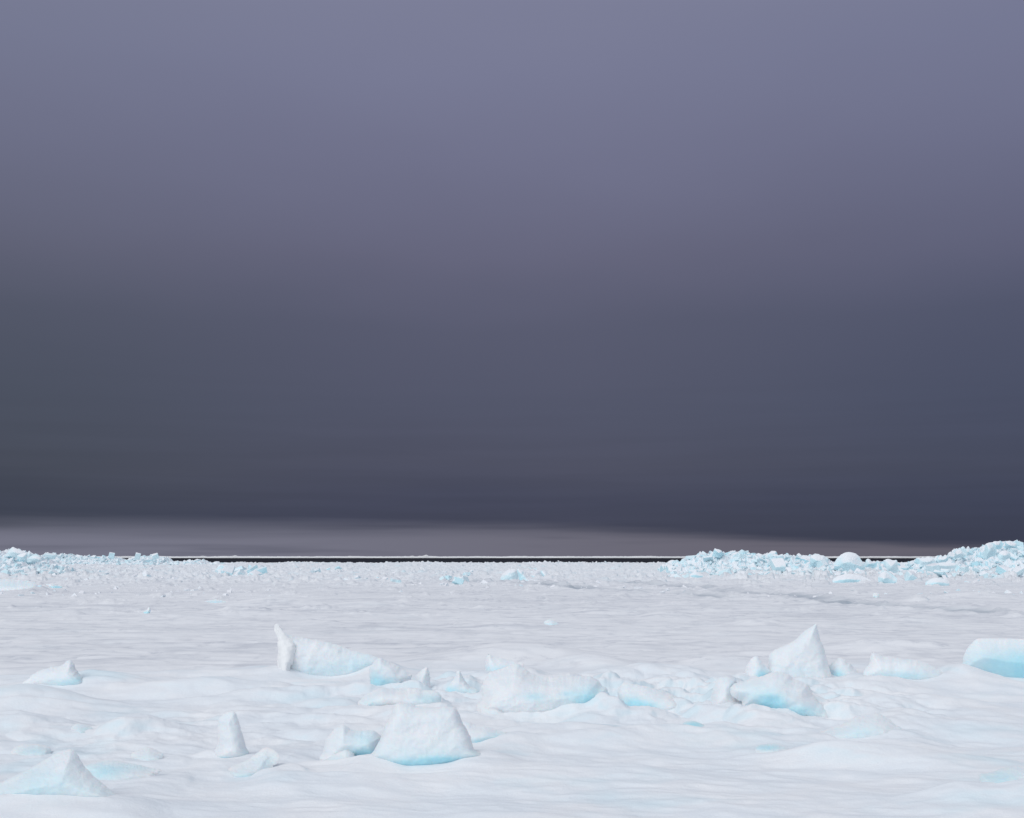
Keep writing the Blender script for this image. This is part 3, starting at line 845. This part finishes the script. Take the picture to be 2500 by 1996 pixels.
# the floe edge is irregular: bend the last rows
bend = sst(400, 500, GY)
GY = GY + bend * (18 * fbm(GX / 120, GX * 0, 61, 3) + 7 * perlin(GX / 17, GX * 0 + 4, 62) + 10 * sst(.0, .35, ss)[None, :])
GZ = ground0(GX, GY)
# snow banked against block feet
pins = np.array([p_[:4] for p_ in GROUND_PINS])
num = np.zeros_like(GZ); den = np.zeros_like(GZ); mx = np.zeros_like(GZ)
pd = pins[:, 2] - ground0(pins[:, 0], pins[:, 1])
for (x_, y_, z_, r_), dz in zip(pins, pd):
    ry = r_ * (1 + y_ / 40.0)
    i0, i1 = np.searchsorted(ys, [y_ - 3.2 * ry, y_ + 3.2 * ry])
    i0 = max(i0 - 1, 0)
    if i1 <= i0: continue
    s_lo, s_hi = (x_ - 3 * r_) / y_ - .02, (x_ + 3 * r_) / y_ + .02
    j0, j1 = np.searchsorted(ss, [s_lo, s_hi])
    sl = (slice(i0, i1), slice(j0, j1))
    q = ((GX[sl] - x_) / r_) ** 2 + ((GY[sl] - y_) / ry) ** 2
    w = np.exp(-q)
    w2 = np.exp(-q * 6) + 1e-3 * w
    num[sl] += w2 * dz; den[sl] += w2
    mx[sl] = np.maximum(mx[sl], w)
GZ = GZ + np.where(den > 0, num / np.maximum(den, 1e-12), 0) * np.clip(mx, 0, 1)
# drop the rim to the water
GZ[-1, :] = -1.2
GZ[-2, :] = np.minimum(GZ[-2, :], 0.2)
edge_ = 29.5 + 2.2 * perlin(GX / 7, GX * 0 + 3.3, 5)
flat = sst(edge_ - 1, edge_ + 3, GY) * (1 - .7 * sst(90, 190, GY))
ice = 0.24 * sst(.1, .6, fbm(GX / 2.6, GY / 1.7, 71, 4)) * (1 - flat)
ice += 0.5 * sst(.22, .5, fbm(GX / 5, GY / 6, 72, 4)) * sst(70, 150, GY)
ice += .2 * sst(.3, .55, fbm(GX / 4, GY / 3, 73, 3)) * flat
crk_ = np.zeros_like(GX)
cm = (GY > 50) & (GY < 170) & (GX > -20) & (GX < 60)
crk_[cm] = np.exp(-(crack_dist(GX[cm], GY[cm]) / (.5 + GY[cm] / 75)) ** 2) * np.clip(.7 + perlin(GX[cm] / 5, GY[cm] / 5, 57), 0, 1)
f_ = grid_faces(len(ys), len(ss))
ground = mesh_obj("snow_field", np.stack([GX, GY, GZ], -1).reshape(-1, 3), f_, M_SNOW,
                  attrs={'ice': np.clip(ice, 0, 1).ravel(), 'flat': flat.ravel(), 'crack': crk_.ravel()})
tag(ground, kind='structure')

# ------------------------------------------------------------------ sea
xs = np.linspace(-30000, 30000, 31); yy = np.linspace(-400, 30000, 31)
sx, sy = np.meshgrid(xs, yy)
sea = mesh_obj("sea_water", np.stack([sx, sy, sx * 0 - 0.55], -1).reshape(-1, 3), grid_faces(31, 31), M_SEA)
tag(sea, kind='structure')

# ------------------------------------------------------------------ far floe on the horizon
fx = np.arange(-2600, 2600, 2.2)
rows = np.array([0, 1, 2, 6, 14, 30, 80, 300, 1500, 6000])
FX, R = np.meshgrid(fx, rows)
FX = FX * (1 + R / 3000.0)
near_d = 2750 - 850 * sst(750, 1150, FX) + 40 * fbm(FX / 300, FX * 0, 80, 3)
FYY = near_d + R
zz = 3.1 + 1.8 * np.clip(fbm(FX / 60, R / 40, 81, 4), -1, 1) + 1.5 * np.clip(fbm(FX / 9, R / 9, 82, 3), 0, 1)
for cxp, amp in ((1040, 3.2), (1006, 1.6), (1024, .8), (570, 2.4), (350, 1.5), (1590, .8), (490, 1.5)):
    cx_ = (cxp - CX) / F * 2750
    zz += amp * np.exp(-((FX - cx_) / 5.0) ** 2) * (R < 20)
zz *= (1 - .25 * sst(750, 1100, FX))
zz = np.where(R == 0, -1.0, np.where(R == 1, zz * .85, zz))
zz = np.where(R > 100, 2.4, zz)
far = mesh_obj("distant_ice_floe", np.stack([FX, FYY, zz], -1).reshape(-1, 3), grid_faces(len(rows), len(fx)), M_FAR)
tag(far, "thin white line of distant ice along the horizon beyond the dark water", "ice floe")

# ------------------------------------------------------------------ broken block prototypes


def hull_mesh(seed, flat=1.0, bev=0.06):
    rr = random.Random(seed)
    bm = bmesh.new()
    for sx_ in (-1, 1):
        for sy_ in (-1, 1):
            for sz_ in (-1, 1):
                for q in range(2):
                    bm.verts.new((sx_ * rr.uniform(.28, .5), sy_ * rr.uniform(.28, .5), sz_ * rr.uniform(.25, .5) * flat))
    res = bmesh.ops.convex_hull(bm, input=bm.verts)
    bmesh.ops.delete(bm, geom=[g for g in set(res['geom_interior'] + res['geom_unused']) if isinstance(g, bmesh.types.BMVert)], context='VERTS')
    bmesh.ops.dissolve_limit(bm, angle_limit=math.radians(14), verts=bm.verts, edges=bm.edges)
    bmesh.ops.bevel(bm, geom=list(bm.edges), offset=bev, segments=2, profile=.6, affect='EDGES', clamp_overlap=True)
    bmesh.ops.triangulate(bm, faces=bm.faces)
    me = bpy.data.meshes.new("ice_chunk")
    bm.to_mesh(me); bm.free()
    n = np.zeros(len(me.vertices) * 3); me.vertices.foreach_get('co', n)
    n = n.reshape(-1, 3)
    n += .03 * np.stack([perlin(n[:, 1] * 5 + seed, n[:, 2] * 5, seed + i) for i in range(3)], 1)
    me.vertices.foreach_set('co', n.ravel())
    me.materials.append(M_CHUNK)
    me.update()
    return me


PROTO = [hull_mesh(i, f, b) for i, (f, b) in enumerate([(1, .06), (.8, .05), (.6, .05), (1, .09), (.35, .04), (.9, .08), (.7, .07), (1.1, .05), (.3, .03), (.85, .1)])]
PV = []
for me in PROTO:
    v = np.zeros(len(me.vertices) * 3); me.vertices.foreach_get('co', v)
    ft = np.zeros(len(me.polygons) * 3, np.int32); me.loops.foreach_get('vertex_index', ft)
    PV.append((v.reshape(-1, 3), ft.reshape(-1, 3)))


def chunk(x, y, z, s, label, group, proto=None, rot=None, stretch=None, cat='ice block'):
    me = PROTO[random.randrange(len(PROTO)) if proto is None else proto]
    o = bpy.data.objects.new("ice_block", me)
    o.location = (x, y, z)
    o.rotation_euler = rot or (random.uniform(-.6, .6), random.uniform(-.6, .6), random.uniform(0, 6.28))
    st_ = stretch or (random.uniform(.8, 1.35), random.uniform(.8, 1.25), random.uniform(.7, 1.1))
    o.scale = (s * st_[0], s * st_[1], s * st_[2])
    COL.objects.link(o)
    return tag(o, label, cat, group)


def rubble_mesh(name, items, label, cat, kind='stuff', mat=None):
    vs, fs, off = [], [], 0
    for (x, y, z, s) in items:
        v, f = PV[random.randrange(len(PV))]
        M = Matrix.Rotation(random.uniform(0, 6.28), 3, 'Z') @ Matrix.Rotation(random.uniform(-.7, .7), 3, 'X') @ Matrix.Rotation(random.uniform(-.7, .7), 3, 'Y')
        M = np.array(M) * s
        vv = (v * [random.uniform(.7, 1.5), random.uniform(.7, 1.4), random.uniform(.6, 1.1)]) @ M.T + [x, y, z]
        vs.append(vv); fs.append(f + off); off += len(v)
    o = mesh_obj(name, np.concatenate(vs), np.concatenate(fs), mat, smooth=False)
    return tag(o, label, cat, None, kind)


# ------------------------------------------------------------------ pressure ridges
RUB = []
RUB2 = []
def ridge(label, crest, Dc, depth_f, depth_b, nblocks, size, blabel, bgroup, lower=.35, ncore=0.6, nsmall=200, seed=0):
    C = np.array(crest, float)
    cx = (C[:, 0] - CX) / F * Dc
    cz = H - (C[:, 1] - HY) / F * Dc

    def core(x, y):
        zc = np.interp(x, cx, cz, left=0, right=0)
        zc = np.maximum(zc - lower, 0.1)
        d = y - Dc
        prof = np.where(d < 0, sst(-depth_f, -1.0, d), 1 - sst(2.0, depth_b, d))
        base = zc * prof
        rough = ncore * (cells(x / 1.0, y / 1.0, seed + 3, .9) - .5) * np.clip(base, 0, 1) + .25 * ncore * (cells(x / .45, y / .45, seed + 5, .8) - .5) * np.clip(base, 0, 1)
        return base + rough - .15
    x0, x1 = cx.min() - 1, cx.max() + 1
    gx_ = np.arange(x0, x1, .16); gy_ = np.arange(Dc - depth_f - 1, Dc + depth_b + 1, .4)
    A_, B_ = np.meshgrid(gx_, gy_)
    Zc = core(A_, B_)
    org = np.array([(x0 + x1) / 2, Dc, 0])
    o = mesh_obj("pressure_ridge", np.stack([A_, B_, Zc], -1).reshape(-1, 3) - org, grid_faces(len(gy_), len(gx_)), M_CHUNK, smooth=False, loc=tuple(org))
    tag(o, label, "ice ridge")

    def top(x, y):
        return float(core(np.array([x]), np.array([y]))[0])
    k = 0
    span = x1 - x0 - 2
    wts = np.interp(np.linspace(x0, x1, 200), cx, cz)
    wts = np.clip(wts, 0.4, None); wts /= wts.sum()
    xsamp = np.linspace(x0, x1, 200)
    while k < nblocks:
        x = float(RNG.choice(xsamp, p=wts)) + random.uniform(-.2, .2)
        if not (cx.min() < x < cx.max()): continue
        zc = float(np.interp(x, cx, cz))
        u = random.random() ** 1.1
        if k < nblocks * .3:
            u = random.uniform(0, .12)
        y = Dc - u * depth_f * .85
        s = size * random.uniform(.6, 1.5)
        z = top(x, y) + s * .12
        if z + s * .5 > zc + .12:      # keep the traced skyline
            z = zc + .12 - s * .5
        if abs(x / y) > .47: continue
        chunk(x, y, z, s, blabel, bgroup)
        k += 1
    for i in range(nsmall):
        x = float(RNG.choice(xsamp, p=wts)) + random.uniform(-.3, .3)
        y = Dc - random.random() ** .8 * depth_f * 1.15
        s = size * random.uniform(.2, .75)
        RUB.append((x, y, max(top(x, y), g0(x, y)) + s * .15, s))
    return core, top


crestA = [(1405, 1374), (1418, 1368), (1436, 1364), (1458, 1372), (1620, 1374), (1638, 1370), (1650, 1366), (1660, 1370), (1668, 1362), (1687, 1351), (1700, 1354), (1710, 1346), (1726, 1348), (1749, 1340), (1768, 1348),
          (1794, 1342), (1817, 1344), (1849, 1351), (1868, 1350), (1885, 1347), (1898, 1354), (1912, 1353), (1921, 1349), (1940, 1353), (1972, 1354), (1978, 1359), (1988, 1351), (2008, 1354), (2018, 1362), (2024, 1372),
          (2050, 1372), (2100, 1372), (2125, 1369), (2155, 1368), (2190, 1372), (2240, 1369)]
crestA = crestA[4:]
ridge("long heap of broken pale blue ice blocks on the skyline right of centre", crestA, 205, 12, 12, 68, 1.1,
      "pale blue ice block piled in the long heap on the skyline right of centre", "blocks of the long right ridge", nsmall=420, seed=200)
crestB = [(2205, 1376), (2240, 1370), (2246, 1362), (2271, 1361), (2297, 1354), (2303, 1358), (2313, 1353), (2334, 1348), (2336, 1341), (2352, 1333), (2358, 1340), (2366, 1342), (2381, 1331), (2401, 1336), (2414, 1326),
          (2430, 1320), (2446, 1321), (2459, 1320), (2485, 1321), (2488, 1330), (2500, 1337), (2560, 1345), (2650, 1352), (2750, 1374)]
ridge("tall heap of cyan ice blocks rising at the right edge of the picture", crestB, 190, 15, 14, 56, 1.1,
      "cyan ice block piled in the tall heap at the right edge", "blocks of the tall right edge heap", nsmall=380, seed=300)
crestC = [(-300, 1372), (-200, 1360), (-100, 1345), (0, 1351), (16, 1348), (24, 1339), (32, 1336), (55, 1344), (67, 1347), (71, 1343), (78, 1347), (97, 1351), (104, 1360), (125, 1372), (150, 1378)]
ridge("peaked heap of blue ice blocks at the left edge of the picture", crestC, 195, 16, 12, 34, 1.1,
      "blue ice block piled in the peaked heap at the left edge", "blocks of the left edge heap", nsmall=260, seed=400)
crestD = [(96, 1366), (108, 1357), (120, 1349), (130, 1353), (156, 1349), (175, 1349), (192, 1354), (218, 1354), (227, 1357), (250, 1355), (263, 1353), (270, 1354), (281, 1357), (295, 1360), (312, 1366), (322, 1365),
          (328, 1360), (344, 1355), (370, 1354), (378, 1351), (386, 1355), (406, 1357), (414, 1366), (438, 1367), (494, 1362), (507, 1369), (560, 1371)]
ridge("long low far ridge of broken ice on the skyline at left", crestD, 400, 16, 16, 16, 1.8,
      "distant ice block in the long low skyline ridge at left", "blocks of the far left ridge", lower=.5, nsmall=420, seed=500)

# named blocks that stand out of the ridges


def stone(px, py_top, py_bot, w, D, label, group, proto, rot, depth=1.0, name=None):
    hz = (py_bot - py_top) / F * D
    z = H - ((py_bot + py_top) / 2 - HY) / F * D
    wx = w / F * D
    return chunk((px - CX) / F * D, D, z, 1.0, label, group, proto, rot, (wx * 1.12, wx * depth, hz * 1.12 / max(.35, [1, .8, .6, 1, .35, .9, .7, 1.1, .3, .85][proto])))


GA, GB, GC, GD = "blocks of the long right ridge", "blocks of the tall right edge heap", "blocks of the left edge heap", "blocks of the far left ridge"
rg = dict(step=1.2, sink=2, rnd=.8, rough=.5)
block("angular white block capping the highest point of the long right ridge", [(1746, 1338), (1757, 1340), (1764, 1344), (1761, 1355), (1749, 1356), (1744, 1345)], D=199, thick=1.3, lean=.15, facets=.2, group=GA, **rg)
block("rounded white block ending the long right ridge on its right", [(1977, 1357), (1989, 1351), (2002, 1353), (2012, 1355), (2018, 1362), (2021, 1369), (2020, 1379), (1996, 1381), (1979, 1376)],
      D=196, thick=2.4, lean=.2, facets=.2, blue=[(2004, 1369, 14, 6, .9)], group=GA, **rg)
block("low snowy hump at the left end of the long right ridge", [(1626, 1375), (1632, 1368), (1640, 1365), (1652, 1367), (1662, 1372), (1668, 1380), (1640, 1384), (1622, 1380)], D=208, thick=2.4, lean=.3, facets=.1, group=GA, **rg)
block("smooth dome of ice standing alone on the skyline between the two right ridges",
      [(2038, 1370), (2042, 1363), (2050, 1355), (2060, 1348), (2069, 1346), (2080, 1347), (2089, 1349), (2097, 1356), (2103, 1366), (2112, 1376), (2112, 1388), (2080, 1394), (2045, 1390), (2034, 1380)],
      D=180, thick=2.6, lean=.3, facets=.16, blue=[(2086, 1371, 12, 8, .8)], group=GA, **rg)
block("small white cube of ice right of the smooth dome", [(2113, 1368), (2115, 1364), (2119, 1362), (2124, 1364), (2128, 1369), (2140, 1370), (2142, 1382), (2112, 1382)], D=186, thick=1.2, lean=.2, facets=.12, group=GA, **rg)
block("squarish white block against the dark water between the two right ridges", [(2159, 1367), (2164, 1363), (2172, 1363), (2181, 1367), (2190, 1364), (2192, 1380), (2192, 1396), (2160, 1398)], D=172, thick=1.6, lean=.15,
      facets=.12, blue=[(2176, 1394, 18, 5, .3)], group=GA, **rg)
block("grey-sided block left of the squarish white one", [(2147, 1378), (2158, 1373), (2163, 1378), (2162, 1390), (2146, 1392)], D=170, thick=1.0, lean=.1, facets=.2, group=GA, **rg)
block("broad blue-footed block at the foot of the dome", [(2142, 1410), (2151, 1396), (2164, 1391), (2180, 1401), (2193, 1414), (2173, 1421), (2151, 1423)], thick=1.6, lean=.4, facets=.15, blue=[(2166, 1416, 16, 5, .8)],
      group=GA, step=1.2, rnd=.8, rough=.5, sink=4, pin=1.2)
block("low wide block with a blue lower edge, in front of the smooth dome", [(2032, 1413), (2047, 1403), (2076, 1398), (2105, 1404), (2134, 1419), (2092, 1422), (2034, 1420)], thick=1.6, lean=.6, facets=.15,
      blue=[(2090, 1418, 46, 5, .7)], group=GA, step=1.2, rnd=.8, rough=.5, sink=4, pin=1.2)
block("snowy wedge with blue base in front of the long right ridge's left half", [(1682, 1402), (1690, 1397), (1698, 1393), (1708, 1399), (1718, 1404), (1700, 1406)], thick=1.2, lean=.6, facets=.1,
      blue=[(1702, 1404, 16, 3, .7)], group=GA, step=1.2, rnd=.8, rough=.5, sink=3, pin=1.2)
block("tall rectangular ice column set in the middle of the right edge heap", [(2404, 1330), (2408, 1325), (2416, 1323), (2431, 1325), (2434, 1352), (2418, 1356), (2408, 1364), (2402, 1356)], D=172, thick=1.3, lean=.1,
      facets=.14, blue=[(2414, 1358, 10, 7, .9), (2434, 1342, 2, 16, .6)], group=GB, **rg)
block("rounded boulder-like block right of the rectangular column", [(2436, 1354), (2439, 1348), (2446, 1343), (2456, 1342), (2465, 1347), (2468, 1358), (2452, 1364), (2438, 1362)], D=170, thick=1.5, lean=.3, facets=.14,
      blue=[(2440, 1360, 10, 3, .6)], group=GB, **rg)
block("topmost block of the right edge heap, right of its notch", [(2453, 1325), (2456, 1320), (2464, 1318), (2475, 1321), (2485, 1320), (2487, 1329), (2483, 1338), (2466, 1338), (2456, 1334)], D=184, thick=1.7, lean=.1,
      facets=.2, group=GB, **rg)
block("topmost block of the right edge heap, left of its notch", [(2420, 1325), (2427, 1319), (2437, 1320), (2443, 1318), (2447, 1322), (2450, 1331), (2440, 1338), (2424, 1336)], D=183, thick=1.6, lean=.1, facets=.22, group=GB, **rg)
block("jagged block forming the left peak of the right edge heap", [(2330, 1350), (2334, 1342), (2341, 1341), (2348, 1333), (2354, 1332), (2360, 1342), (2362, 1352), (2348, 1358), (2332, 1358)], D=182, thick=1.5, lean=.15, facets=.25,
      blue=[(2350, 1352, 10, 5, .3)], group=GB, **rg)
block("long flat slab with a turquoise line low on the right edge heap", [(2264, 1379), (2275, 1374), (2300, 1372), (2333, 1372), (2340, 1378), (2331, 1383), (2312, 1386), (2290, 1383), (2272, 1386)], D=160, thick=1.6, lean=.3,
      facets=.1, blue=[(2318, 1381, 24, 3.5, 1.1), (2276, 1382, 14, 2.5, .9)], group=GB, **rg)
block("flat white block at the left tip of the right edge heap", [(2244, 1364), (2247, 1362), (2262, 1362), (2278, 1360), (2284, 1370), (2270, 1378), (2246, 1376)], D=180, thick=1.8, lean=.2, facets=.1, group=GB, **rg)
block("pointed slab on the lower left slope of the right edge heap", [(2286, 1362), (2290, 1357), (2298, 1353), (2302, 1359), (2312, 1353), (2317, 1360), (2312, 1368), (2290, 1370)], D=178, thick=1.2, lean=.2, facets=.2, group=GB, **rg)
block("snowy blue-footed block standing before the right edge heap", [(2258, 1420), (2272, 1411), (2290, 1408), (2310, 1413), (2320, 1424), (2290, 1427), (2262, 1427)], thick=1.5, lean=.5, facets=.15,
      blue=[(2275, 1422, 20, 5, .7)], group=GB, step=1.2, rnd=.8, rough=.5, sink=4, pin=1.2)
block("peaked slab crowning the left edge heap", [(18, 1347), (23, 1340), (27, 1336), (31, 1333), (39, 1337), (58, 1345), (63, 1350), (47, 1358), (23, 1354)], D=185, thick=1.5, lean=.25, facets=.14,
      blue=[(44, 1347, 22, 6, .45)], group=GC, **rg)
block("small sharp tooth just right of the left edge heap's peak", [(67, 1350), (71, 1341), (77, 1349), (76, 1356), (67, 1356)], D=184, thick=.8, lean=.1, facets=.1, group=GC, **rg)
block("smooth blue-faced block below the peak of the left edge heap", [(41, 1354), (52, 1350), (64, 1347), (68, 1354), (62, 1364), (50, 1364), (42, 1360)], D=178, thick=1.3, lean=.2, facets=.08, blue=[(54, 1357, 14, 8, .6)], group=GC, **rg)
block("tilted thin plate right of the smooth blue-faced block", [(67, 1361), (75, 1356), (82, 1352), (90, 1351), (102, 1363), (101, 1368), (78, 1367)], D=180, thick=1.0, lean=.2, facets=.15, blue=[(84, 1362, 16, 4, .6)], group=GC, **rg)
stone(272, 1347, 1362, 14, 390, "upright knob on the skyline in the far left ridge", GD, 3, (.1, .2, .3))
stone(336, 1348, 1364, 13, 388, "upright knob standing in the gap of dark water at left", GD, 3, (.2, .2, .3))
stone(379, 1350, 1364, 16, 388, "pointed block near the right end of the far left ridge", GD, 7, (.1, -.3, .3))
stone(120, 1349, 1364, 26, 385, "blunt block at the left end of the far left ridge", GD, 5, (.1, .1, .3))
# lower front of the left heap, its blue foot
for i in range(14):
    px = random.uniform(0, 130); py = random.uniform(1374, 1400)
    D = 3 * F / (py + 8 - HY)
    x = (px - CX) / F * D
    s = random.uniform(.5, 1.1)
    chunk(x, D, g0(x, D) + s * .25 + .3 * (1402 - py) / 30, s, "blue ice block tumbled at the front foot of the left edge heap", "blocks at the foot of the left heap")


# clusters lying on the flat
def cluster(n, x0, x1, y0, y1, s0, s1, label, group, blue=False):
    for i in range(n):
        px = random.uniform(x0, x1); py = random.uniform(y0, y1)
        D = H * F / (py - HY)
        x = (px - CX) / F * D
        s = random.uniform(s0, s1)
        chunk(x, D, g0(x, D) + s * .22, s, label, group)


cluster(16, 512, 640, 1390, 1404, 1.0, 2.3, "tilted ice plate in the loose cluster on the far flat left of centre", "cluster left of centre")
cluster(8, 752, 830, 1388, 1402, .8, 1.5, "small ice block in the scatter just right of the left-centre cluster", "scatter right of the left cluster")
cluster(6, 920, 980, 1410, 1432, .4, .8, "small white ice lump in the sparse group at the centre of the flat", "sparse group at centre")
cluster(8, 1060, 1160, 1404, 1428, .6, 1.2, "pale ice lump in the group left of the smooth blue-sided block", "group left of the blue-sided block")
cluster(6, 1600, 1700, 1392, 1412, .5, 1.1, "low ice block scattered before the long right ridge's left end", "scatter before the right ridge")

cluster(14, 1660, 2120, 1400, 1413, 1.0, 1.9, "snow-covered ice block lying along the foot of the long right ridge", "blocks along the foot of the long right ridge")
cluster(10, 2180, 2500, 1400, 1418, 1.1, 2.3, "snow-covered ice block lying before the right edge heap", "blocks before the right edge heap")

for (a_, b_, c_, d_, n_) in ((-60, 170, 1398, 1408, 150), (1640, 2160, 1399, 1412, 330), (2160, 2560, 1399, 1414, 280), (520, 640, 1392, 1405, 30), (1290, 1340, 1392, 1405, 10)):
    qx = RNG.uniform(a_, b_, n_); qy = c_ + (d_ - c_) * RNG.random(n_) ** 1.3
    qd = H * F / (qy - HY); qx = (qx - CX) / F * qd
    qs = RNG.uniform(.35, 1.1, n_)
    RUB += [tuple(q) for q in np.stack([qx, qd, ground0(qx, qd) + qs * .1, qs], 1)]

# small rubble: skirts of the ridges, the ice edge and the far hummocks
n_ = 2600
py = HY + 15 + 85 * RNG.random(n_) ** 2.0
px = RNG.uniform(-120, 2620, n_)
D_ = np.minimum(H * F / (py - HY), 492)
x_ = (px - CX) / F * D_
m_ = fbm(x_ / 24, D_ / 34, 41, 3)
keep = (m_ > .12) | (RNG.random(n_) < .04)
s_ = (.07 + .4 * RNG.random(n_) ** 2.5) * (1 + D_ / 260) * np.where(RNG.random(n_) < .02, 2.4, 1)
z_ = ground0(x_, D_) - s_ * .12
RUB2 += [tuple(q) for q in np.stack([x_, D_, z_, s_], 1)[keep]]
n_ = 900
D_ = RNG.uniform(462, 500, n_)
x_ = (RNG.uniform(-120, 2620, n_) - CX) / F * D_
s_ = RNG.uniform(.25, .8, n_) * np.where(RNG.random(n_) < .05, 2, 1)
RUB2 += [tuple(q) for q in np.stack([x_, D_, ground0(x_, D_) + s_ * .05, s_], 1)]
rubble_mesh("ice_rubble", RUB, "small pale blue ice rubble filling the gaps and skirts of the ridges", "ice rubble", mat=M_CHUNK)
rubble_mesh("snowy_rubble", RUB2, "small snow-dusted ice rubble strewn over the far flat and along the ice edge", "ice rubble", mat=M_RUB)
